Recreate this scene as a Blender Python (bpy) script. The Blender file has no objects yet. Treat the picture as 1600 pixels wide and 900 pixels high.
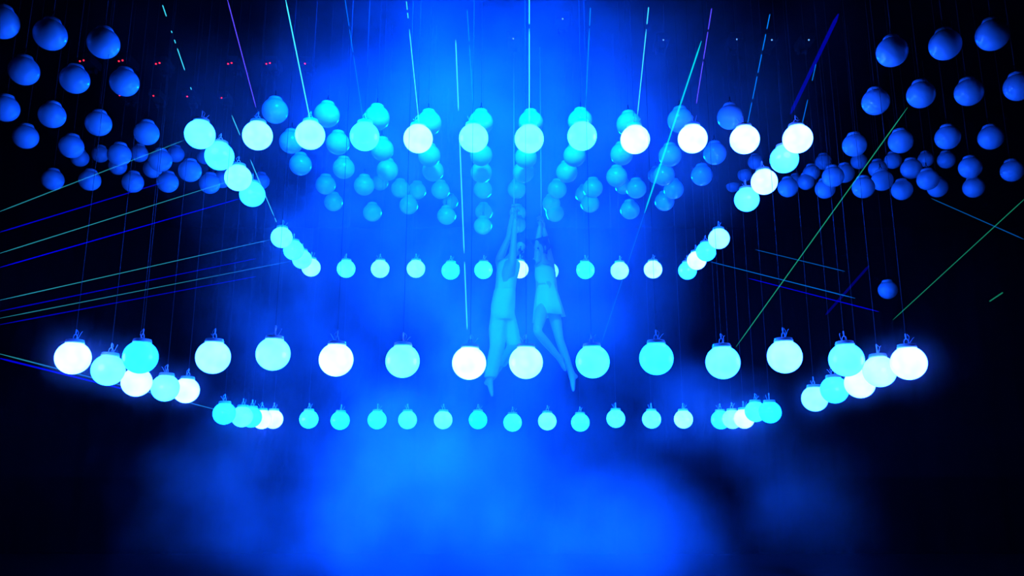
import bpy, bmesh, math, random
from mathutils import Vector, Matrix

# ------------------------------------------------------------------ camera
F = 1300.0
PITCH = math.radians(12.8)
CAM_Z = 1.5
scene = bpy.context.scene
C = scene.collection
cam_data = bpy.data.cameras.new('camera')
cam_data.sensor_width = 36.0
cam_data.lens = F / 1600.0 * 36.0
cam_data.clip_end = 200
cam = bpy.data.objects.new('camera', cam_data)
cam.location = (0, 0, CAM_Z)
cam.rotation_euler = (math.pi / 2 + PITCH, 0, 0)
C.objects.link(cam)
scene.camera = cam

# ------------------------------------------------------------------ world, exposure
world = bpy.data.worlds.new('dark_venue')
scene.world = world
world.use_nodes = True
world.node_tree.nodes['Background'].inputs[0].default_value = (0.0, 0.0, 0.002, 1)
world.node_tree.nodes['Background'].inputs[1].default_value = 1.0
scene.view_settings.view_transform = 'Standard'
scene.view_settings.look = 'None'
scene.view_settings.exposure = 0.0
scene.view_settings.gamma = 1.0
scene.view_settings.use_curve_mapping = False
cy = scene.cycles
cy.volume_bounces = 1
cy.max_bounces = 5
cy.diffuse_bounces = 2
cy.glossy_bounces = 2
cy.transparent_max_bounces = 32
cy.volume_step_rate = 1.7
cy.volume_max_steps = 128
cy.use_denoising = True
cy.use_adaptive_sampling = True
cy.adaptive_threshold = 0.1
cy.sample_clamp_indirect = 20.0

# ------------------------------------------------------------------ stage lights and added haze fills
def aim(o, target):
    d = Vector(target) - o.location
    o.rotation_euler = d.to_track_quat('-Z', 'Y').to_euler()

def spot(name, loc, target, energy, color, angle, blend=0.8, size=0.3):
    l = bpy.data.lights.new(name, 'SPOT')
    l.energy = energy
    l.color = color
    l.spot_size = math.radians(angle)
    l.spot_blend = blend
    l.shadow_soft_size = size
    o = bpy.data.objects.new(name, l)
    o.location = loc
    C.objects.link(o)
    aim(o, target)
    return o

BLUE = (0.0, 0.052, 1.0)
spot('overhead_front_haze_fill', (-0.4, 4.2, 6.6), (-0.4, 10.0, 3.2), 36000, BLUE, 66, 0.9, 0.3)  # unseen fill added out of view to brighten the haze evenly
spot('upstage_spot', (0.2, 16.6, 6.5), (-0.3, 9.0, 3.0), 24000, BLUE, 62, 0.9, 0.3)
spot('low_front_haze_fill', (-0.2, 3.0, 0.2), (-0.3, 9.6, 1.6), 22000, BLUE, 58, 0.9, 0.3)  # unseen fill added near the floor to brighten the lower clouds
# front-of-house lamp high behind the audience: its reflection sits on the glossy globes
spot('front_of_house_spot', (0.0, -10.0, 9.5), (0.0, 7.0, 2.3), 1000, (0.32, 0.7, 1.0), 24, 0.4, 0.5)

# ------------------------------------------------------------------ helpers
SN, CS = math.sin(PITCH), math.cos(PITCH)

def P(px, py, d):
    """world point seen at (px, py) at distance d along the optical axis"""
    u = (px - 800) / F * d
    v = (450 - py) / F * d
    return Vector((u, d * CS - v * SN, CAM_Z + d * SN + v * CS))

def depth_at_height(py, z):
    return (z - CAM_Z) / (SN + CS * (450 - py) / F)

def lin(c):
    c /= 255.0
    return c / 12.92 if c <= 0.04045 else ((c + 0.055) / 1.055) ** 2.4

def tag(o, label=None, cat=None, group=None, kind=None):
    if label: o['label'] = label
    if cat: o['category'] = cat
    if group: o['group'] = group
    if kind: o['kind'] = kind
    return o

def empty(name, loc):
    o = bpy.data.objects.new(name, None)
    o.location = loc
    o.empty_display_size = 0.05
    C.objects.link(o)
    return o

def link(name, mesh, parent=None, loc=None):
    o = bpy.data.objects.new(name, mesh)
    C.objects.link(o)
    if loc is not None: o.location = loc
    if parent is not None: o.parent = parent
    return o

def mesh_of(bm, name, mat, smooth=True):
    me = bpy.data.meshes.new(name)
    bm.to_mesh(me)
    bm.free()
    for p in me.polygons: p.use_smooth = smooth
    if mat: me.materials.append(mat)
    return me

def add_box(bm, c, s):
    r = bmesh.ops.create_cube(bm, size=1.0)
    bmesh.ops.scale(bm, vec=s, verts=r['verts'])
    bmesh.ops.translate(bm, vec=c, verts=r['verts'])

def add_tube(bm, pts, rad, seg=6, caps=True):
    pts = [Vector(p) for p in pts]
    rings = []
    n = len(pts)
    for i, p in enumerate(pts):
        t = (pts[min(i + 1, n - 1)] - pts[max(i - 1, 0)]).normalized()
        a = Vector((1, 0, 0)) if abs(t.x) < 0.8 else Vector((0, 1, 0))
        u = t.cross(a).normalized(); w = t.cross(u).normalized()
        r = rad[i] if isinstance(rad, (list, tuple)) else rad
        rings.append([bm.verts.new(p + (u * math.cos(2 * math.pi * k / seg) + w * math.sin(2 * math.pi * k / seg)) * r) for k in range(seg)])
    for a, b in zip(rings, rings[1:]):
        for k in range(seg):
            bm.faces.new((a[k], a[(k + 1) % seg], b[(k + 1) % seg], b[k]))
    if caps:
        bm.faces.new(rings[0][::-1]); bm.faces.new(rings[-1])

def add_lathe(bm, prof, seg=32):
    rings = []
    for r, z in prof:
        if r < 1e-6: rings.append([bm.verts.new((0, 0, z))])
        else: rings.append([bm.verts.new((r * math.cos(2 * math.pi * k / seg), r * math.sin(2 * math.pi * k / seg), z)) for k in range(seg)])
    for a, b in zip(rings, rings[1:]):
        for k in range(seg):
            k2 = (k + 1) % seg
            if len(a) == 1: bm.faces.new((a[0], b[k], b[k2]))
            elif len(b) == 1: bm.faces.new((a[k], b[0], a[k2]))
            else: bm.faces.new((a[k], b[k], b[k2], a[k2]))
    bmesh.ops.recalc_face_normals(bm, faces=bm.faces)

# ------------------------------------------------------------------ materials
def new_mat(name):
    m = bpy.data.materials.new(name)
    m.use_nodes = True
    return m

def principled(name, color, rough=0.5, metal=0.0, coat=0.0, noise=0.0, scale=8.0):
    m = new_mat(name)
    nt = m.node_tree
    b = nt.nodes['Principled BSDF']
    b.inputs['Base Color'].default_value = (*color, 1)
    b.inputs['Roughness'].default_value = rough
    b.inputs['Metallic'].default_value = metal
    b.inputs['Coat Weight'].default_value = coat
    b.inputs['Coat Roughness'].default_value = 0.12
    if noise:
        tc = nt.nodes.new('ShaderNodeTexCoord')
        n = nt.nodes.new('ShaderNodeTexNoise'); n.inputs['Scale'].default_value = scale
        r = nt.nodes.new('ShaderNodeValToRGB')
        r.color_ramp.elements[0].color = (*[c * (1 - noise) for c in color], 1)
        r.color_ramp.elements[1].color = (*[min(1, c * (1 + noise)) for c in color], 1)
        nt.links.new(tc.outputs['Object'], n.inputs['Vector'])
        nt.links.new(n.outputs['Fac'], r.inputs['Fac'])
        nt.links.new(r.outputs['Color'], b.inputs['Base Color'])
    return m

M_UNLIT = principled('opal_globe_unlit', (0.25, 0.66, 0.74), 0.35, coat=0.8, noise=0.05, scale=5)
M_METAL = principled('grey_metal_cap', (0.8, 0.82, 0.85), 0.4, 0.0, noise=0.1, scale=30)
M_CABLE = principled('dark_steel_cable', (0.018, 0.02, 0.022), 0.6, 0.0, noise=0.1, scale=40)
M_BLACK = principled('black_stage_floor', (0.006, 0.006, 0.007), 0.45, noise=0.3, scale=2)
M_DRAPE = principled('black_drape', (0.0015, 0.0015, 0.0018), 0.95, noise=0.3, scale=4)
for _m in (M_DRAPE,): _m.node_tree.nodes['Principled BSDF'].inputs['Specular IOR Level'].default_value = 0.0
M_HOUSING = principled('black_winch_housing', (0.006, 0.006, 0.007), 0.7, noise=0.2, scale=20)

M_HOUSING.node_tree.nodes['Principled BSDF'].inputs['Specular IOR Level'].default_value = 0.05
lit_cache = {}
BV = 38.0
def lit_mat(v):
    key = int(v // 10 * 10)
    if key in lit_cache: return lit_cache[key]
    m = new_mat('glowing_opal_globe')
    nt = m.node_tree
    b = nt.nodes['Principled BSDF']
    b.inputs['Base Color'].default_value = (0.25, 0.3, 0.32, 1)
    b.inputs['Roughness'].default_value = 0.3
    b.inputs['Coat Weight'].default_value = 1.0
    b.inputs['Coat Roughness'].default_value = 0.23
    b.inputs['Coat IOR'].default_value = 2.2
    # the opal glass glows a little unevenly
    tc = nt.nodes.new('ShaderNodeTexCoord')
    n = nt.nodes.new('ShaderNodeTexNoise'); n.inputs['Scale'].default_value = 9.0; n.inputs['Detail'].default_value = 1.0
    r = nt.nodes.new('ShaderNodeValToRGB')
    red = lin(v) * (1.25 if v > 225 else 1.0)
    for e, k in zip(r.color_ramp.elements, (0.85, 1.12)):
        e.color = (red * k, 3.4 + 0.5 * red, BV * (0.85 + 0.4 * red), 1)
    r.color_ramp.elements[0].position = 0.3
    r.color_ramp.elements[1].position = 0.7
    nt.links.new(tc.outputs['Object'], n.inputs['Vector'])
    nt.links.new(n.outputs['Fac'], r.inputs['Fac'])
    nt.links.new(r.outputs['Color'], b.inputs['Emission Color'])
    b.inputs['Emission Strength'].default_value = 1.0
    lit_cache[key] = m
    return m

def emit_mat(name, color, strength, additive=True):
    m = new_mat(name)
    nt = m.node_tree
    nt.nodes.remove(nt.nodes['Principled BSDF'])
    out = nt.nodes['Material Output']
    e = nt.nodes.new('ShaderNodeEmission')
    e.inputs['Color'].default_value = (*color, 1)
    e.inputs['Strength'].default_value = strength
    if additive:
        t = nt.nodes.new('ShaderNodeBsdfTransparent')
        a = nt.nodes.new('ShaderNodeAddShader')
        nt.links.new(e.outputs[0], a.inputs[0]); nt.links.new(t.outputs[0], a.inputs[1])
        nt.links.new(a.outputs[0], out.inputs['Surface'])
    else:
        nt.links.new(e.outputs[0], out.inputs['Surface'])
    m.cycles.emission_sampling = 'NONE' if additive else 'AUTO'
    return m

# ------------------------------------------------------------------ the room
CEIL = 6.8
def slab(name, c, s, mat):
    bm = bmesh.new(); add_box(bm, (0, 0, 0), s)
    o = link(name, mesh_of(bm, name, mat, False), loc=c)
    o['kind'] = 'structure'
    return o
slab('floor', (0, 7, -0.1), (26, 26, 0.2), M_BLACK)
slab('ceiling', (0, 7, CEIL + 0.1), (26, 26, 0.2), M_DRAPE)

def drape(name, a, b, mat):
    """a black drape with shallow folds hung from the ceiling to the floor"""
    bm = bmesh.new()
    a, b = Vector(a), Vector(b)
    t = (b - a).normalized(); nrm = Vector((-t.y, t.x, 0))
    L = (b - a).length; n = int(L / 0.12)
    lo, hi, lo2, hi2 = [], [], [], []
    for i in range(n + 1):
        p = a + t * L * i / n + nrm * 0.06 * math.sin(i * 1.3)
        lo.append(bm.verts.new((p.x, p.y, 0))); hi.append(bm.verts.new((p.x, p.y, CEIL)))
        q = p - nrm * 0.1
        lo2.append(bm.verts.new((q.x, q.y, 0))); hi2.append(bm.verts.new((q.x, q.y, CEIL)))
    for i in range(n):
        bm.faces.new((lo[i], lo[i + 1], hi[i + 1], hi[i]))
        bm.faces.new((lo2[i], hi2[i], hi2[i + 1], lo2[i + 1]))
    o = link(name, mesh_of(bm, name, mat))
    o['kind'] = 'structure'
drape('wall_back', (-12.6, 17.5, 0), (12.6, 17.5, 0), M_DRAPE)
drape('wall_left', (-12.6, -5, 0), (-12.6, 17.5, 0), M_DRAPE)
drape('wall_right', (12.6, 17.5, 0), (12.6, -5, 0), M_DRAPE)

# ------------------------------------------------------------------ haze
def blob_volume(name, lo, hi, blobs, warp, nscale, detail, label, contrast=(0.25, 1.5), aniso=0.2):
    lo, hi = Vector(lo), Vector(hi)
    bm = bmesh.new(); add_box(bm, (lo + hi) / 2, hi - lo)
    o = link(name, mesh_of(bm, name, None, False))
    m = new_mat(name + '_volume')
    nt = m.node_tree
    N, L = nt.nodes, nt.links
    N.remove(N['Principled BSDF'])
    out = N['Material Output']
    tc = N.new('ShaderNodeTexCoord')
    nz = N.new('ShaderNodeTexNoise'); nz.inputs['Scale'].default_value = nscale
    nz.inputs['Detail'].default_value = detail; nz.inputs['Roughness'].default_value = 0.5
    L.new(tc.outputs['Object'], nz.inputs['Vector'])
    sub = N.new('ShaderNodeVectorMath'); sub.operation = 'SUBTRACT'; sub.inputs[1].default_value = (0.5, 0.5, 0.5)
    L.new(nz.outputs['Color'], sub.inputs[0])
    scl = N.new('ShaderNodeVectorMath'); scl.operation = 'SCALE'; scl.inputs['Scale'].default_value = warp
    L.new(sub.outputs[0], scl.inputs[0])
    add = N.new('ShaderNodeVectorMath'); add.operation = 'ADD'
    L.new(tc.outputs['Object'], add.inputs[0]); L.new(scl.outputs[0], add.inputs[1])
    total = None
    for (c, s, A) in blobs:
        d = N.new('ShaderNodeVectorMath'); d.operation = 'SUBTRACT'; d.inputs[1].default_value = c
        L.new(add.outputs[0], d.inputs[0])
        q = N.new('ShaderNodeVectorMath'); q.operation = 'MULTIPLY'; q.inputs[1].default_value = [1.0 / k for k in s]
        L.new(d.outputs[0], q.inputs[0])
        dt = N.new('ShaderNodeVectorMath'); dt.operation = 'DOT_PRODUCT'
        L.new(q.outputs[0], dt.inputs[0]); L.new(q.outputs[0], dt.inputs[1])
        pw = N.new('ShaderNodeMath'); pw.operation = 'POWER'; pw.inputs[0].default_value = math.exp(-1)
        L.new(dt.outputs['Value'], pw.inputs[1])
        ml = N.new('ShaderNodeMath'); ml.operation = 'MULTIPLY_ADD'; ml.inputs[1].default_value = A
        L.new(pw.outputs[0], ml.inputs[0])
        if total is None: ml.inputs[2].default_value = 0.0
        else: L.new(total, ml.inputs[2])
        total = ml.outputs[0]
    mr = N.new('ShaderNodeMapRange'); mr.inputs['From Min'].default_value = 0.35; mr.inputs['From Max'].default_value = 0.65
    mr.inputs['To Min'].default_value = contrast[0]; mr.inputs['To Max'].default_value = contrast[1]
    L.new(nz.outputs['Fac'], mr.inputs['Value'])
    fm = N.new('ShaderNodeMath'); fm.operation = 'MULTIPLY'
    L.new(total, fm.inputs[0]); L.new(mr.outputs[0], fm.inputs[1])
    cut = N.new('ShaderNodeMath'); cut.operation = 'SUBTRACT'; cut.inputs[1].default_value = 0.012
    L.new(fm.outputs[0], cut.inputs[0]); fm = cut
    mx = N.new('ShaderNodeMath'); mx.operation = 'MAXIMUM'; mx.inputs[1].default_value = 0.0006
    L.new(fm.outputs[0], mx.inputs[0])
    v = N.new('ShaderNodeVolumeScatter')
    v.inputs['Color'].default_value = (0.9, 0.9, 0.92, 1)
    v.inputs['Anisotropy'].default_value = aniso
    L.new(mx.outputs[0], v.inputs['Density'])
    L.new(v.outputs[0], out.inputs['Volume'])
    o.data.materials.append(m)
    tag(o, label, 'haze', kind='stuff')
    return o

def B(px, py, d, spx, spy, sd, A):
    c = P(px, py, d)
    return (tuple(c), (spx / F * d, sd, spy / F * d), A)

HAZE = [
    B(760, 130, 9.6, 370, 130, 1.5, 0.18),
    B(700, 270, 9.2, 260, 110, 1.5, 0.20),
    B(960, 200, 10.2, 210, 130, 1.5, 0.11),
    B(790, 470, 8.8, 190, 130, 1.3, 0.25),
    B(690, 690, 9.2, 150, 100, 1.1, 0.36),
    B(600, 830, 9.2, 200, 110, 1.1, 0.26),
    B(900, 850, 8.9, 170, 80, 1.0, 0.42),
    B(330, 770, 9.4, 80, 90, 0.9, 0.11),
    B(1270, 810, 9.2, 80, 110, 0.9, 0.14),
    B(1080, 660, 10.0, 140, 60, 1.0, 0.10),
    B(440, 500, 10.4, 90, 150, 1.2, 0.14),
]
blob_volume('stage_haze', (-6.0, 5.6, 0.02), (6.0, 13.8, 6.78), HAZE, 1.3, 0.95, 3.0,
            'blue lit theatrical haze billowing behind and below the globe rings')

# added haze puffs standing in for lens bloom at the lower ring's ends
def bloom_puff(px, py, d, A, r=0.20): return (tuple(P(px, py, d)), (r, r, r), A)
for nm, lo, hi, pts in (
    ('left', (-4.1, 5.3, 1.5), (-1.7, 10.8, 3.1), [(114, 559, 6.2), (190, 570, 6.4), (230, 597, 7.2), (285, 608, 8.0), (360, 648, 9.5), (418, 655, 10.6)]),
    ('right', (1.9, 5.3, 1.5), (4.0, 10.8, 3.1), [(1420, 567, 6.05), (1360, 576, 6.5), (1325, 600, 7.2), (1275, 620, 8.1), (1192, 644, 9.6), (1145, 655, 10.6)])):
    blob_volume('bloom_haze', lo, hi, [bloom_puff(*p, 0.22) for p in pts], 0.05, 2.0, 0.0,
                'added haze giving a blue bloom halo around the %s end of the lower globe ring' % nm, (0.8, 1.2), 0.0)

# ------------------------------------------------------------------ globe lamp meshes
R = 0.125
bm = bmesh.new(); bmesh.ops.create_icosphere(bm, subdivisions=4, radius=R)
bmesh.ops.scale(bm, vec=(1, 1, 0.985), verts=bm.verts)
GLOBE_UNLIT = mesh_of(bm, 'globe_unlit', M_UNLIT)
globe_lit = {}
def globe_mesh(v):
    if v is None: return GLOBE_UNLIT
    key = int(v // 10 * 10)
    if key not in globe_lit:
        bm = bmesh.new(); bmesh.ops.create_icosphere(bm, subdivisions=4, radius=R)
        bmesh.ops.scale(bm, vec=(1, 1, 0.985), verts=bm.verts)
        globe_lit[key] = mesh_of(bm, 'globe_lit', lit_mat(v))
    return globe_lit[key]
bm = bmesh.new()
add_lathe(bm, [(0.0, 0.136), (0.058, 0.136), (0.064, 0.133), (0.064, 0.122), (0.068, 0.120), (0.068, 0.108), (0.064, 0.104), (0.0, 0.102)], 28)
COLLAR = mesh_of(bm, 'collar', M_METAL)
bm = bmesh.new()   # the unlit globes show a softer moulded neck of their own opal plastic
add_lathe(bm, [(0.0, 0.136), (0.050, 0.135), (0.060, 0.131), (0.064, 0.124), (0.067, 0.114), (0.074, 0.102), (0.0, 0.09)], 28)
COLLAR_OPAL = mesh_of(bm, 'moulded_collar', M_UNLIT)
bm = bmesh.new()
# shackle loop, stem and the crimped cable end
add_tube(bm, [(-0.014, 0, 0.134), (-0.016, 0, 0.155), (-0.010, 0, 0.172), (0, 0, 0.178), (0.010, 0, 0.172), (0.016, 0, 0.155), (0.014, 0, 0.134)], 0.0035, 6)
add_tube(bm, [(0, 0, 0.172), (0, 0, 0.20), (0, 0, 0.215)], [0.004, 0.006, 0.004], 6)
HOOK = mesh_of(bm, 'hook', M_METAL)
HOOK_SHADED = HOOK.copy(); HOOK_SHADED.name = 'shaded_hook'; HOOK_SHADED.materials.clear(); HOOK_SHADED.materials.append(M_HOUSING)  # same hook in a darker finish, standing in for weaker light on unlit lamps
LEADS = []
for k, (dx, dz) in enumerate(((0.05, 0.045), (-0.045, 0.05), (0.038, 0.06), (-0.03, 0.035))):
    bm = bmesh.new()
    add_tube(bm, [(0.2 * dx, 0.01, 0.134), (0.5 * dx, 0.012, 0.145), (dx, 0.008, 0.134 + dz), (dx * 1.15, 0.0, 0.134 + dz * 1.15)], 0.0021, 5)
    add_tube(bm, [(0.1 * dx, -0.01, 0.134), (0.3 * dx, -0.014, 0.165), (0.45 * dx, -0.01, 0.19), (0.2 * dx, 0, 0.21)], 0.0016, 5)
    LEADS.append(mesh_of(bm, 'lead_wire', M_METAL))
bm = bmesh.new()
add_tube(bm, [(0, 0, 0), (0, 0, 1)], 0.0015, 6)
CABLE = mesh_of(bm, 'cable', M_CABLE)

rnd = random.Random(5)
globe_centres = {}
def hang_globe(px, py, d, v, label, group):
    p = P(px, py, d)
    t = empty('globe_lamp', (p.x, p.y, p.z - R))
    tag(t, label, 'globe lamp', group)
    t.rotation_euler = (rnd.uniform(-0.03, 0.03), rnd.uniform(-0.04, 0.04), 0)
    spin = rnd.uniform(0, 6.28)
    parts = [('globe', globe_mesh(v)), ('collar', COLLAR if v else COLLAR_OPAL), ('hook', HOOK if v else HOOK_SHADED)]
    if v: parts.append(('lead_wire', rnd.choice(LEADS)))
    for nm, me in parts:
        o = link(nm, me, t, (0, 0, R))
        o.rotation_euler.z = spin if nm != 'lead_wire' else rnd.uniform(-0.7, 0.7)
    c = link('cable', CABLE, t, (0, 0, R + 0.21))
    c.rotation_euler = (-t.rotation_euler.x, -t.rotation_euler.y, 0)
    c.scale = (1, 1, CEIL - (p.z + 0.205))
    globe_centres[(px, py)] = p
    return t

ORD = ['first', 'second', 'third', 'fourth', 'fifth', 'sixth', 'seventh', 'eighth', 'ninth', 'tenth', 'eleventh', 'twelfth', 'thirteenth', 'fourteenth']
def tone(v):
    return 'white' if v > 212 else 'pale cyan' if v > 155 else 'light cyan' if v > 105 else 'deep cyan'

def lit_row(items, where, group, direction='from the left', z=None):
    for i, it in enumerate(items):
        px, py, v = it[:3]
        d = it[3] if len(it) > 3 else depth_at_height(py, z)
        hang_globe(px, py, d, v, '%s glowing globe, %s %s in the %s' % (tone(v), ORD[i], direction, where), group)

# ---- upper ring
lit_row([(312, 210, 130), (403, 212, 185), (485, 211, 170), (570, 213, 80), (654, 217, 225), (741, 216, 140), (826, 217, 145),
         (910, 213, 120), (993, 218, 245), (1082, 217, 250), (1164, 218, 245), (1247, 217, 245)],
        'near row of the upper ring', 'globes glowing in the upper ring', z=4.32)
lit_row([(343, 244, 95), (373, 278, 155), (395, 304, 85), (440, 371, 135), (459, 391, 95), (472, 405, 115), (486, 418, 185)],
        'left edge of the upper ring', 'globes glowing in the upper ring', 'from the top', z=4.25)
lit_row([(1225, 249, 110), (1195, 284, 235), (1167, 312, 110), (1123, 373, 190), (1103, 393, 85), (1089, 407, 230), (1074, 423, 85)],
        'right edge of the upper ring', 'globes glowing in the upper ring', 'from the top', z=4.27)
lit_row([(541, 420, 90), (594, 420, 160), (650, 420, 160), (704, 423, 60), (755, 422, 70), (811, 421, 235), (859, 424, 160),
         (915, 422, 60), (968, 423, 190), (1020, 421, 220)],
        'far row of the upper ring', 'globes glowing in the upper ring', z=4.28)
# ---- lower ring
lit_row([(114, 559, 250, 6.2), (219, 558, 65, 6.2), (333, 558, 190, 6.15), (426, 553, 165, 6.15), (525, 562, 250, 6.1), (629, 564, 140, 6.1),
         (732, 567, 250, 6.1), (821.5, 566, 215, 6.15), (927, 565, 95, 6.15), (1025, 560, 75, 6.15), (1130, 566, 130, 6.1),
         (1226, 557, 190, 6.1), (1323, 562, 120, 6.1), (1420, 567, 250, 6.05)],
        'near row of the lower ring', 'globes glowing in the lower ring')
lit_row([(168, 578, 145, 6.55), (214, 597, 230, 7.1), (258, 606, 145, 7.6), (290, 610, 235, 8.1), (351, 646, 60, 9.3), (378, 651, 115, 9.8),
         (393, 652, 60, 10.1), (410, 655, 245, 10.5), (427, 655, 245, 10.8)],
        'left edge of the lower ring', 'globes glowing in the lower ring')
lit_row([(1375, 580, 215, 6.5), (1344, 599, 235, 7.0), (1304, 609, 85, 7.6), (1273, 623, 170, 8.1), (1203, 644, 50, 9.4), (1180, 643, 85, 9.9),
         (1163, 654, 235, 10.3), (1144, 655, 155, 10.7), (1126, 656, 60, 11.0)],
        'right edge of the lower ring', 'globes glowing in the lower ring', 'from the right')
lit_row([(483, 655, 75, 11.1), (531, 657, 55, 11.1), (589, 656, 65, 11.1), (637, 656, 95, 11.15), (692, 656, 145, 11.2), (747, 656, 30, 11.3),
         (801, 660, 75, 11.3), (855, 658, 135, 11.3), (907, 660, 75, 11.3), (962, 654, 95, 11.2), (1018, 655, 125, 11.1), (1068, 655, 190, 11.1)],
        'far row of the lower ring', 'globes glowing in the lower ring')

# ---- unlit globes, all hanging in one higher layer
def unlit_row(pts, where, group, size='dark blue-lit', z=4.95):
    for i, it in enumerate(pts):
        px, py = it[:2]
        d = R * F / it[2] if len(it) > 2 else depth_at_height(py, z)
        n = 'unlit %s globe, %s from the left in the %s' % (size, ORD[i], where)
        hang_globe(px, py, d, None, n, group)
GL = 'unlit globes at the upper left'
unlit_row([(2, 35), (78, 54), (162, 68)], 'top row at the upper left', GL)
unlit_row([(38.5, 111), (117, 124), (195, 129)], 'second row at the upper left', GL)
unlit_row([(8.5, 170), (81, 180), (154, 193), (229, 208)], 'third row at the upper left', GL)
unlit_row([(40, 214), (111, 229), (186.5, 242), (251, 251)], 'fourth row at the upper left', GL)
unlit_row([(83, 281), (140, 282), (207, 285), (262, 285), (297, 267, 17.5), (327, 287, 16), (347, 280, 14)], 'bottom row at the upper left', GL)
unlit_row([(125, 247, 13.5), (156, 241, 13), (184, 260, 13.5), (217, 240, 13.5), (239, 264, 14.5), (275, 241, 13), (320, 245, 12)],
          'distant row behind the left group', GL, 'small dim')
GR = 'unlit globes at the upper right'
unlit_row([(1393, 81), (1477, 70), (1550, 55)], 'top row at the upper right', GR)
unlit_row([(1368, 159), (1439, 148), (1515, 144), (1592, 136)], 'second row at the upper right', GR)
unlit_row([(1335, 227), (1408, 221), (1480, 215), (1549, 215)], 'third row at the upper right', GR)
unlit_row([(1302, 276), (1379, 282), (1450, 281), (1516, 262), (1582, 267)], 'fourth row at the upper right', GR)
unlit_row([(1231, 293, 15.5), (1290, 295, 15.5), (1349, 293, 17), (1409, 297, 16), (1465, 293, 15.5), (1522, 293, 16)], 'bottom row at the upper right', GR)
unlit_row([(1145, 290, 10.5), (1164, 273, 11), (1181, 253, 12), (1243, 283, 11), (1260, 284, 13), (1268, 270, 13), (1287, 253, 12.5)],
          'distant row beside the right group', GR, 'small dim')
unlit_row([(1319, 271, 15), (1342, 252, 12.5), (1371, 264, 14), (1395, 251, 13), (1424, 264, 16), (1447, 249, 12), (1479, 250, 13.5)],
          'distant row behind the right group', GR, 'small dim')
hang_globe(1387, 453, 11.2, None, 'single unlit blue globe hanging alone above the right end of the lower ring', 'lone lowered globe')
GC = 'unlit globes in the haze inside the upper ring'
HZ = 'haze-veiled'
unlit_row([(430, 173), (510, 180), (589, 184), (671, 192), (751, 192), (830, 192), (906, 190), (983, 194), (1063, 188), (1140, 183)], 'hazy row just above the upper ring', GC, HZ)
unlit_row([(455, 222), (528, 224), (598, 234), (670, 243), (752, 242), (822, 246), (898, 243), (971, 241), (1047, 243), (1117, 240)], 'hazy row just below the upper ring', GC, HZ)
unlit_row([(470, 257), (537.5, 263), (605, 266), (676, 267), (752, 269), (818, 269), (886, 269), (963.5, 276), (1037, 274), (1096.5, 274)], 'third hazy row down', GC, HZ)
unlit_row([(509, 289, 15.5), (569, 290, 16), (626, 295, 14.5), (688, 297, 14.5), (754, 296, 14.5), (808, 296, 14.5), (870, 296, 15), (926, 294, 15.5), (994.6, 295, 15.5), (1053, 296, 15.5)], 'fourth hazy row down', GC, HZ)
unlit_row([(521, 316, 14.5), (582, 332, 14.5), (638, 321, 14.5), (698, 337, 14.5), (754, 353, 14), (809, 351, 13.5), (867, 333, 14), (922, 318, 14.5), (985, 328, 15), (1038, 315, 15)], 'lowest hazy row above the far ring', GC, HZ)
unlit_row([(408, 283, 13), (594, 285, 13), (651, 298, 14), (704, 315, 12), (756, 331, 13.5), (809, 333, 13), (862, 318, 14), (912, 303, 13.5), (974, 291, 13), (1025, 274, 13)],
          'farthest hazy row', GC, 'small haze-veiled')

# ------------------------------------------------------------------ winches on the ceiling
M_LED_RED = emit_mat('red_led', (1.0, 0.02, 0.06), 1.6, False)
M_LED_BLUE = emit_mat('white_led', (0.15, 0.45, 1.0), 1.2, False)
bm = bmesh.new()
add_box(bm, (0, 0, 0.05), (0.16, 0.30, 0.10)); 
bmesh.ops.bevel(bm, geom=bm.edges[:], offset=0.008, segments=1, affect='EDGES')
HOUSING = mesh_of(bm, 'winch_housing', M_HOUSING, False)
bm = bmesh.new(); add_lathe(bm, [(0, -0.05), (0.045, -0.05), (0.045, -0.042), (0.03, -0.04), (0.03, 0.04), (0.045, 0.042), (0.045, 0.05), (0, 0.05)], 20)
DRUM = mesh_of(bm, 'winch_drum', M_HOUSING)
bm = bmesh.new(); bmesh.ops.create_icosphere(bm, subdivisions=2, radius=0.012)
LED_R = mesh_of(bm, 'led', M_LED_RED)
bm = bmesh.new(); bmesh.ops.create_icosphere(bm, subdivisions=2, radius=0.010)
LED_B = mesh_of(bm, 'led', M_LED_BLUE)
def winch(px, py, leds, me, label, group):
    d = depth_at_height(py, CEIL - 0.10)
    p = P(px, py, d)
    t = empty('winch', (p.x, p.y, CEIL - 0.10))
    tag(t, label, 'winch', group)
    link('housing', HOUSING, t)
    dr = link('drum', DRUM, t, (0, 0.08, -0.03)); dr.rotation_euler = (0, math.pi / 2, 0)
    for k in range(leds):
        link('status_light', me, t, (0.0 - 0.045 * k, -0.155, -0.004 - 0.012 * k))
for row, pts in (('nearer', [(140, 103, 2), (200, 103, 2), (257, 107, 2), (368, 107, 2), (427, 107, 2), (481, 108, 1)]),
                 ('farther', [(200, 155, 2), (247, 157, 1), (299, 158, 1), (352, 160, 1)])):
    for i, (px, py, k) in enumerate(pts):
        winch(px, py, k, LED_R, 'black ceiling winch with red pilot light, %s from the left in the %s row' % (ORD[i], row), 'ceiling winches with red lights')
for i, (px, py) in enumerate([(802, 70), (878, 40), (1033, 72), (1146, 71), (1200, 72), (1257, 72)]):
    winch(px, py, 1, LED_B, 'dark ceiling winch with faint blue pilot light, %s from the left at the top' % ORD[i], 'ceiling winches with blue lights')

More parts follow.
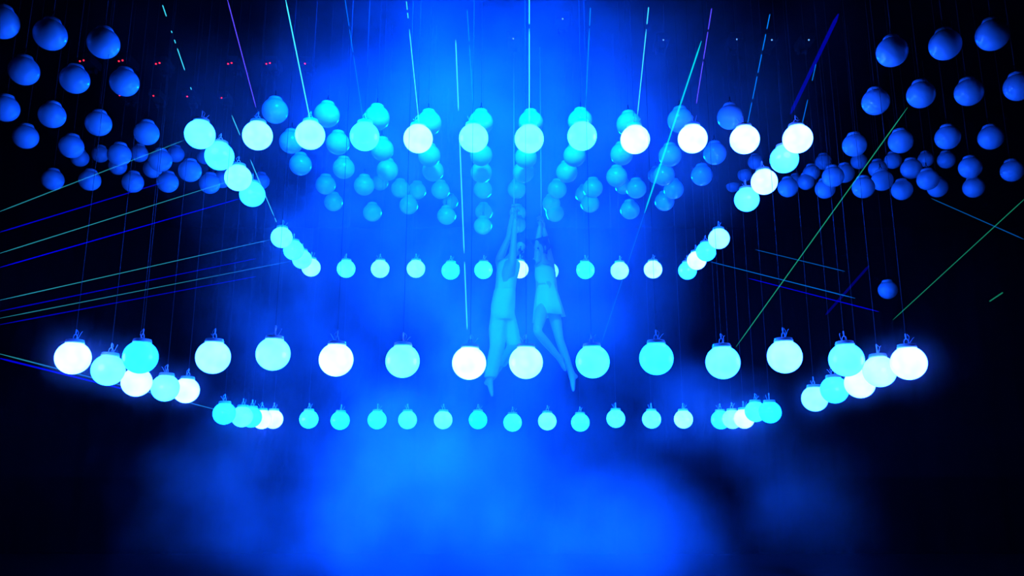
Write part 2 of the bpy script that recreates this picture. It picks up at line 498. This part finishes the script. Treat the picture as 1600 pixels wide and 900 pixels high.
# ------------------------------------------------------------------ laser beams
beam_mats = {}
def beam(a, b, rad, color, strength, label, group, dashes=None):
    """a, b = (px, py, depth); dashes = list of (t0, t1) along the beam that catch the haze"""
    key = (color, strength)
    if key not in beam_mats: beam_mats[key] = emit_mat('laser_light', color, strength)
    A, Bp = P(*a), P(*b)
    bm = bmesh.new()
    for (t0, t1) in (dashes or [(0, 1)]):
        p, q = A.lerp(Bp, t0) - A, A.lerp(Bp, t1) - A
        ext = (q - p)
        add_tube(bm, [p, p + ext * 0.06, p + ext * 0.94, q], [rad * 0.3, rad, rad, rad * 0.3], 6)
    o = link('laser_ray', mesh_of(bm, 'laser_ray', beam_mats[key]), loc=A)
    tag(o, label, 'laser beam', group, 'thing')
CY = (0.05, 0.75, 1.0); VI = (0.10, 0.06, 1.0); BL = (0.0, 0.25, 1.0); GN = (0.02, 0.55, 0.32); DB = (0.0, 0.0, 0.55)
G1 = 'laser beams fanning above the upper ring'
for i, (a, b, r, c, s, dsh, w) in enumerate([
    ((355, -2, 5.9), (400, 168, 6.9), 0.0035, VI, 0.6, None, 'violet'),
    ((446, -2, 5.9), (485, 189, 6.9), 0.0045, CY, 0.7, None, 'bright cyan'),
    ((539, -2, 5.9), (568, 190, 6.9), 0.0030, BL, 0.35, [(0, .2), (.22, .4), (.42, 1)], 'thin blue'),
    ((635, 2, 5.9), (655, 195, 6.9), 0.0035, CY, 0.6, [(0, .06), (.08, .12), (.2, 1)], 'cyan'),
    ((730, 15, 5.9), (741, 194, 6.9), 0.0030, BL, 0.5, [(0, .25), (.27, 1)], 'thin blue'),
    ((827, -2, 5.9), (827, 194, 6.9), 0.0042, CY, 0.7, [(0, .18), (.21, 1)], 'bright cyan'),
    ((922.5, 12, 5.9), (914, 190, 6.9), 0.0032, BL, 0.6, [(0, .14), (.16, 1)], 'thin blue'),
    ((1013.5, 11, 5.9), (996, 180, 6.9), 0.0038, CY, 0.6, [(0, .14), (.18, 1)], 'cyan'),
    ((1112, 13, 5.9), (1088, 162, 6.8), 0.0032, VI, 0.7, [(0, .2), (.22, .5), (.52, 1)], 'violet'),
    ((1203, 22, 5.9), (1168, 193, 6.9), 0.0032, BL, 0.5, [(0, .12), (.16, .3), (.33, .5), (.53, .75), (.78, 1)], 'dashed pale blue')]):
    beam(a, b, r, c, s, '%s laser beam, %s from the left above the upper ring' % (w, ORD[i]), G1, dsh)
G2 = 'slanted laser beams'
beam((254, 8, 5.9), (299, 140, 6.7), 0.0035, CY, 0.5, 'short dashed cyan laser beam above the upper left lit globe', G2, [(0, .12), (.28, .30), (.38, .42), (.48, .75), (.97, 1)])
beam((362, 180, 7.0), (432, 347, 9.2), 0.0040, CY, 0.4, 'cyan laser beam slanting down to the far upper left globe', G2, [(0, .15), (.35, .93), (.95, 1)])
beam((712, 62, 5.6), (730, 515, 6.1), 0.0042, CY, 0.5, 'long upright cyan laser beam striking a lower near globe', G2, [(0, .23), (.31, .72), (.75, 1)])
beam((1096, 64, 5.2), (1007, 333, 5.6), 0.0050, (0.0, 0.7, 0.6), 0.5, 'thick green-cyan laser beam slanting left of the tenth upper globe', G2)
beam((1007, 333, 5.6), (940, 535, 6.1), 0.0030, BL, 0.18, 'faint blue lower stretch of laser beam above a lower globe', G2)
beam((1310, 22, 5.8), (1235, 178, 6.6), 0.013, DB, 0.25, 'broad dark violet laser beam at the upper right', G2)
beam((1275, 100, 6.0), (1253, 195, 6.9), 0.0030, BL, 0.35, 'short dashed blue laser beam above the rightmost upper globe', G2, [(0, .25), (.55, 1)])
beam((1418, 168, 5.4), (1150, 542, 6.1), 0.0032, GN, 0.24, 'green laser beam slanting down to a lower near globe', G2)
beam((1604, 308, 5.4), (1395, 500, 6.0), 0.0030, GN, 0.16, 'green laser beam crossing the dark right side', G2)
beam((1567, 457, 5.6), (1546, 471, 5.8), 0.0050, GN, 0.14, 'short green laser dash at the far right', G2)
beam((1358, 415, 7.0), (1290, 492, 7.2), 0.010, DB, 0.10, 'faint violet laser beam crossing thin blue ones at the right', G2)
G3 = 'laser beams fanning out at the left'
for i, (a, b, r, c, s) in enumerate([
    ((-4, 332, 5.2), (288, 219, 6.9), 0.0032, CY, 0.13), ((-4, 364, 5.2), (255, 285, 7.0), 0.0035, DB, 0.5),
    ((-4, 397, 5.4), (356, 284, 7.9), 0.0032, CY, 0.15), ((-4, 419, 5.4), (376, 310, 7.9), 0.0035, DB, 0.7),
    ((-4, 470, 5.6), (425, 374, 9.3), 0.0032, CY, 0.16), ((-4, 487, 5.6), (400, 404, 9.3), 0.0035, DB, 0.4),
    ((-4, 498, 5.6), (455, 408, 10.0), 0.0032, CY, 0.12), ((-4, 508, 5.6), (400, 432, 9.5), 0.0038, DB, 0.35)]):
    beam(a, b, r, c, s, '%s laser beam, %s from the top in the left fan' % ('cyan' if c == CY else 'dark violet-blue', ORD[i]), G3)
beam((-4, 552, 5.6), (345, 642, 9.3), 0.0045, CY, 0.14, 'cyan laser beam running under the lower left globes', G3)
beam((-4, 559, 5.5), (210, 612, 7.6), 0.0060, DB, 0.6, 'violet-blue laser beam running under the lower left globes', G3)
G4 = 'laser beams fanning out at the right'
for i, (a, b, r, c, s) in enumerate([
    ((1600, 374, 5.6), (1455, 310, 6.5), 0.0035, BL, 0.12), ((1320, 424, 6.5), (1180, 390, 8.5), 0.0035, BL, 0.14),
    ((1336, 466, 6.5), (1110, 409, 10.2), 0.0040, BL, 0.22), ((1373, 487, 6.5), (1170, 435, 9.0), 0.0040, DB, 0.5)]):
    beam(a, b, r, c, s, '%s laser beam, %s from the top in the right fan' % ('thin blue' if c == BL else 'dark violet-blue', ORD[i]), G4)

# ------------------------------------------------------------------ the two aerialists
M_SKIN = principled('skin', (0.42, 0.28, 0.22), 0.5, noise=0.06, scale=12)
M_LIPS = principled('lips', (0.35, 0.12, 0.11), 0.5, noise=0.05)
M_HAIR = principled('dark_hair', (0.05, 0.035, 0.03), 0.6, noise=0.3, scale=60)
M_CLOTH = principled('pale_cloth', (0.5, 0.5, 0.52), 0.85, noise=0.06, scale=14)
M_ROPE = principled('white_rope', (0.6, 0.6, 0.62), 0.8, noise=0.1, scale=60)

def skin_mesh(name, verts, edges, radii, mat, root=0, sub=2):
    me = bpy.data.meshes.new(name)
    me.from_pydata([tuple(v) for v in verts], edges, [])
    o = bpy.data.objects.new('tmp_' + name, me)
    C.objects.link(o)
    o.modifiers.new('skin', 'SKIN')
    sk = me.skin_vertices[0].data
    for i, r in enumerate(radii):
        sk[i].radius = (r, r) if not isinstance(r, tuple) else r
        sk[i].use_root = (i == root)
    s = o.modifiers.new('sub', 'SUBSURF'); s.levels = sub; s.render_levels = sub
    dg = bpy.context.evaluated_depsgraph_get()
    m2 = bpy.data.meshes.new_from_object(o.evaluated_get(dg))
    bpy.data.objects.remove(o)
    m2.name = name
    m2.materials.clear(); m2.materials.append(mat)
    for p in m2.polygons: p.use_smooth = True
    return m2

class Rig:
    def __init__(s): s.v, s.e, s.r, s.n = [], [], [], {}
    def add(s, name, p, r, prev=None):
        s.v.append(Vector(p)); s.r.append(r); s.n[name] = len(s.v) - 1
        if prev is not None: s.e.append((s.n[prev], s.n[name]))
        return name
    def chain(s, prev, items):
        for nm, p, r in items:
            s.add(nm, p, r, prev); prev = nm
    def pos(s, n): return s.v[s.n[n]]

D0 = 10.0
def figure(joints, label, extras):
    """joints: pixel positions with a depth offset in metres"""
    J = {k: P(x, y, D0 + dz) for k, (x, y, dz) in joints.items()}
    base = Vector((J['pelvis'].x, J['pelvis'].y, min(v.z for v in J.values())))
    for k in J: J[k] = J[k] - base
    t = empty('person', base)
    tag(t, label, 'person', 'pair of aerialists')
    g = Rig()
    g.add('pelvis', J['pelvis'], 0.115)
    up = (J['chest'] - J['pelvis'])
    g.chain('pelvis', [('waist', J['pelvis'] + up * 0.45, 0.10), ('chest', J['chest'], 0.118), ('neck0', J['neck'], 0.055),
                       ('head0', J['neck'].lerp(J['head'], 0.55), 0.05)])
    # head: jaw, cranium with nose and chin
    hd = J['head']; upv = (J['head'] - J['neck']).normalized()
    f = Vector(extras['face']).normalized()
    f = (f - upv * f.dot(upv)).normalized()
    g.chain('head0', [('jaw', hd - upv * 0.045 + f * 0.012, 0.062), ('cran', hd + upv * 0.03 - f * 0.005, 0.082), ('crown', hd + upv * 0.09 - f * 0.01, 0.06)])
    g.add('nose', hd + f * 0.092 - upv * 0.005, 0.012, 'cran')
    for sd in ('l', 'r'):
        sh, el, wr = J['sh_' + sd], J['el_' + sd], J['wr_' + sd]
        g.chain('chest', [('sh' + sd, sh, 0.058), ('ua' + sd, sh.lerp(el, 0.45), 0.046), ('el' + sd, el, 0.037), ('fa' + sd, el.lerp(wr, 0.35), 0.038), ('wr' + sd, wr, 0.025)])
        hp, kn, an, toe = J['hp_' + sd], J['kn_' + sd], J['an_' + sd], J['toe_' + sd]
        heel = J['heel_' + sd]
        g.chain('pelvis', [('hp' + sd, hp, 0.088), ('th' + sd, hp.lerp(kn, 0.5), 0.075), ('kn' + sd, kn, 0.053), ('ca' + sd, kn.lerp(an, 0.35), 0.055), ('an' + sd, an, 0.034)])
        g.add('he' + sd, heel, 0.024, 'an' + sd)
        g.chain('an' + sd, [('ba' + sd, an.lerp(toe, 0.6), 0.032), ('to' + sd, toe, 0.014)])
    body = link('body', skin_mesh('body', g.v, g.e, g.r, M_SKIN), t)
    # hands gripping the rope
    for sd in ('l', 'r'):
        wr, el = J['wr_' + sd], J['el_' + sd]
        ax = (wr - el).normalized(); side = ax.cross(f).normalized()
        h = Rig()
        h.add('w', wr - ax * 0.02, 0.024)
        h.chain('w', [('p', wr + ax * 0.045, (0.036, 0.02)), ('p2', wr + ax * 0.075, (0.038, 0.018))])
        hm = skin_mesh('hand', h.v, h.e, h.r, M_SKIN, sub=1)
        ho = link('hand', hm, t)
        sgn = 1 if sd == 'l' else -1
        for k in range(4):
            off = side * (0.030 - 0.020 * k)
            L = (0.85, 1.0, 0.93, 0.75)[k]
            q = Rig(); b0 = wr + ax * 0.07 + off
            q.add('a', b0, 0.0095)
            q.chain('a', [('b', b0 + ax * 0.038 * L + f * 0.008, 0.009), ('c', b0 + ax * 0.050 * L + f * 0.034, 0.0085), ('d', b0 + ax * 0.028 * L + f * 0.046, 0.0075)])
            link('finger', skin_mesh('finger', q.v, q.e, q.r, M_SKIN, sub=1), ho)
        q = Rig(); b0 = wr + ax * 0.02 + side * 0.03 * sgn
        q.add('a', b0, 0.012)
        q.chain('a', [('b', b0 + ax * 0.03 + side * 0.018 * sgn + f * 0.015, 0.011), ('c', b0 + ax * 0.055 + f * 0.04, 0.009)])
        link('thumb', skin_mesh('thumb', q.v, q.e, q.r, M_SKIN, sub=1), ho)
    # hair cap
    hr = Rig()
    hr.add('a', hd + upv * 0.05 - f * 0.022, 0.083)
    hr.chain('a', [('b', hd + upv * 0.098 - f * 0.02, 0.055)])
    hr.add('c', hd - upv * 0.02 - f * 0.05, 0.06, 'a')
    if extras.get('bun'): hr.chain('c', [('d', hd - f * 0.12 + upv * 0.02, 0.035), ('e', hd - f * 0.15 + upv * 0.02, 0.02)])
    link('hair', skin_mesh('hair', hr.v, hr.e, hr.r, M_HAIR), t)
    # eyes and mouth
    right = f.cross(upv).normalized()
    for s_ in (-1, 1):
        bm = bmesh.new(); r_ = bmesh.ops.create_icosphere(bm, subdivisions=2, radius=0.012)
        bmesh.ops.translate(bm, vec=hd + right * 0.03 * s_ + f * 0.07 + upv * 0.012, verts=bm.verts)
        link('eye', mesh_of(bm, 'eye', M_HAIR), t)
    bm = bmesh.new(); bmesh.ops.create_icosphere(bm, subdivisions=2, radius=0.02)
    bmesh.ops.scale(bm, vec=(1.0, 1.0, 0.35), verts=bm.verts)
    bmesh.ops.translate(bm, vec=hd + f * 0.062 - upv * 0.045, verts=bm.verts)
    link('mouth', mesh_of(bm, 'mouth', M_LIPS), t)
    for s_ in (-1, 1):
        bm = bmesh.new(); r_ = bmesh.ops.create_icosphere(bm, subdivisions=2, radius=0.028)
        bmesh.ops.scale(bm, vec=(0.4, 0.8, 1.1), verts=bm.verts)
        bmesh.ops.translate(bm, vec=hd + right * 0.082 * s_, verts=bm.verts)
        link('ear', mesh_of(bm, 'ear', M_SKIN), t)
    return t, J, g, f

# left figure: bare arms, wide pale trousers, pale top, one foot pointed down
tL, JL, gL, fL = figure({
    'pelvis': (785, 480, 0), 'chest': (793, 422, 0), 'neck': (797, 403, 0), 'head': (811, 386, 0),
    'sh_l': (779, 407, 0.08), 'el_l': (795, 371, 0.04), 'wr_l': (801, 333, 0.0),
    'sh_r': (800, 410, -0.10), 'el_r': (803, 372, -0.05), 'wr_r': (805, 340, 0.0),
    'hp_l': (777, 490, 0.0), 'kn_l': (777, 540, -0.05), 'an_l': (765, 594, 0.05), 'heel_l': (757, 600, 0.08), 'toe_l': (769, 620, -0.02),
    'hp_r': (792, 490, 0.05), 'kn_r': (803, 540, 0.05), 'an_r': (779, 575, 0.35), 'heel_r': (776, 584, 0.38), 'toe_r': (770, 594, 0.42)},
    'left aerialist hanging by raised arms in pale top and wide pale trousers', {'face': (0.7, -0.6, 0.1)})
def loft_garment(name, tubes, parent, voxel=0.014):
    """tubes of elliptic rings (centre, half width, half depth) fused into one cloth surface"""
    bm = bmesh.new()
    for rings in tubes:
        prev = None
        for j, (c, rx, ry) in enumerate(rings):
            ring = []
            for k in range(28):
                a = 2 * math.pi * k / 28
                w = 1 + 0.05 * math.sin(5 * a + 0.7 * j)
                ring.append(bm.verts.new((c.x + math.cos(a) * rx * w, c.y + math.sin(a) * ry * w, c.z)))
            if prev:
                for k in range(28): bm.faces.new((prev[k], ring[k], ring[(k + 1) % 28], prev[(k + 1) % 28]))
            else: bm.faces.new(ring[::-1])
            prev = ring
        bm.faces.new(prev)
    bmesh.ops.recalc_face_normals(bm, faces=bm.faces)
    me = bpy.data.meshes.new(name); bm.to_mesh(me); bm.free()
    o = bpy.data.objects.new('tmp_' + name, me); C.objects.link(o)
    m = o.modifiers.new('r', 'REMESH'); m.mode = 'VOXEL'; m.voxel_size = voxel; m.use_smooth_shade = True
    m = o.modifiers.new('s', 'SMOOTH'); m.iterations = 6
    m2 = bpy.data.meshes.new_from_object(o.evaluated_get(bpy.context.evaluated_depsgraph_get()))
    bpy.data.objects.remove(o)
    m2.materials.clear(); m2.materials.append(M_CLOTH)
    for p in m2.polygons: p.use_smooth = True
    return link(name, m2, parent)
J = JL
pe, ch = J['pelvis'], J['chest']
wst = pe.lerp(ch, 0.5)
loft_garment('top', [[(wst + Vector((0, 0, -0.03)), 0.125, 0.105), (pe.lerp(ch, 0.7), 0.125, 0.11), (ch, 0.14, 0.12), (ch.lerp(J['neck'], 0.55), 0.135, 0.10), (ch.lerp(J['neck'], 0.85), 0.09, 0.08)]], tL)
hips = pe + Vector((0, 0, -0.10))
kl, al, kr, ar = J['kn_l'], J['an_l'], J['kn_r'], J['an_r']
loft_garment('trousers', [
    [(wst, 0.128, 0.108), (pe.lerp(wst, 0.4), 0.142, 0.125), (pe, 0.148, 0.135), (hips, 0.142, 0.13), (hips + Vector((0, 0, -0.06)), 0.12, 0.11)],
    [(hips + Vector((-0.03, 0, 0.03)), 0.11, 0.11), (J['hp_l'].lerp(kl, 0.5), 0.108, 0.105), (kl, 0.094, 0.09), (kl.lerp(al, 0.5), 0.085, 0.085), (kl.lerp(al, 0.93), 0.078, 0.08)],
    [(hips + Vector((0.05, 0.02, 0.03)), 0.10, 0.10), (J['hp_r'].lerp(kr, 0.5), 0.10, 0.10), (kr, 0.088, 0.09), (kr.lerp(ar, 0.5), 0.085, 0.09), (kr.lerp(ar, 0.95), 0.08, 0.085)]], tL)
# right figure: short flared pale dress, bare legs
tR, JR, gR, fR = figure({
    'pelvis': (856, 470, 0), 'chest': (852, 425, 0), 'neck': (849, 409, 0), 'head': (845, 389, 0),
    'sh_l': (841, 412, 0.0), 'el_l': (840, 382, -0.03), 'wr_l': (844, 352, 0.0),
    'sh_r': (860, 413, 0.06), 'el_r': (855, 383, 0.10), 'wr_r': (849, 355, 0.04),
    'hp_l': (848, 480, -0.04), 'kn_l': (839, 518, -0.38), 'an_l': (876, 562, -0.05), 'heel_l': (880, 560, 0.02), 'toe_l': (884, 580, 0.02),
    'hp_r': (864, 480, 0.04), 'kn_r': (874, 530, -0.04), 'an_r': (894, 586, 0.1), 'heel_r': (902, 589, 0.14), 'toe_r': (896, 612, 0.05)},
    'right aerialist hanging by raised arms in a short flared pale dress', {'face': (-0.7, -0.6, 0.35), 'bun': True})
J = JR
# dress as a flared, folded surface of revolution along the torso
bm = bmesh.new()
ax0, ax1 = J['neck'].lerp(J['chest'], 0.35), J['pelvis'] + (J['pelvis'] - J['chest']) * 0.38
ax1 = Vector((ax1.x, ax1.y, ax1.z - 0.05))
seg, rings = 36, []
prof = [(0.0, 0.075), (0.08, 0.115), (0.2, 0.125), (0.4, 0.115), (0.6, 0.145), (0.8, 0.170), (1.0, 0.192)]
for (tt, rr) in prof:
    c = ax0.lerp(ax1, tt)
    rings.append([])
    for k in range(seg):
        a = 2 * math.pi * k / seg
        w = 1 + 0.07 * tt * tt * math.sin(7 * a) + 0.03 * tt * math.sin(3 * a + 1)
        dz = 0.05 * max(0, math.cos(a - math.pi * 0.95)) ** 3 * tt ** 3
        rings[-1].append(bm.verts.new((c.x + math.cos(a) * rr * w, c.y + math.sin(a) * rr * w * 0.8, c.z - dz * 1.6)))
for a, b in zip(rings, rings[1:]):
    for k in range(seg):
        bm.faces.new((a[k], b[k], b[(k + 1) % seg], a[(k + 1) % seg]))
me = mesh_of(bm, 'dress', M_CLOTH)
dr = link('dress', me, tR)
so = dr.modifiers.new('thickness', 'SOLIDIFY'); so.thickness = 0.006

def rope(px, py, d, label):
    p = P(px, py, d)
    bm = bmesh.new(); add_tube(bm, [(0, 0, 0), (0, 0, CEIL - p.z)], 0.006, 8)
    o = link('rope', mesh_of(bm, 'rope', M_ROPE), loc=p)
    tag(o, label, 'rope', 'ropes carrying the aerialists')
rope(803, 352, D0 - 0.02, 'thin pale rope gripped by the left aerialist')
rope(846, 370, D0 - 0.02, 'thin pale rope gripped by the right aerialist')
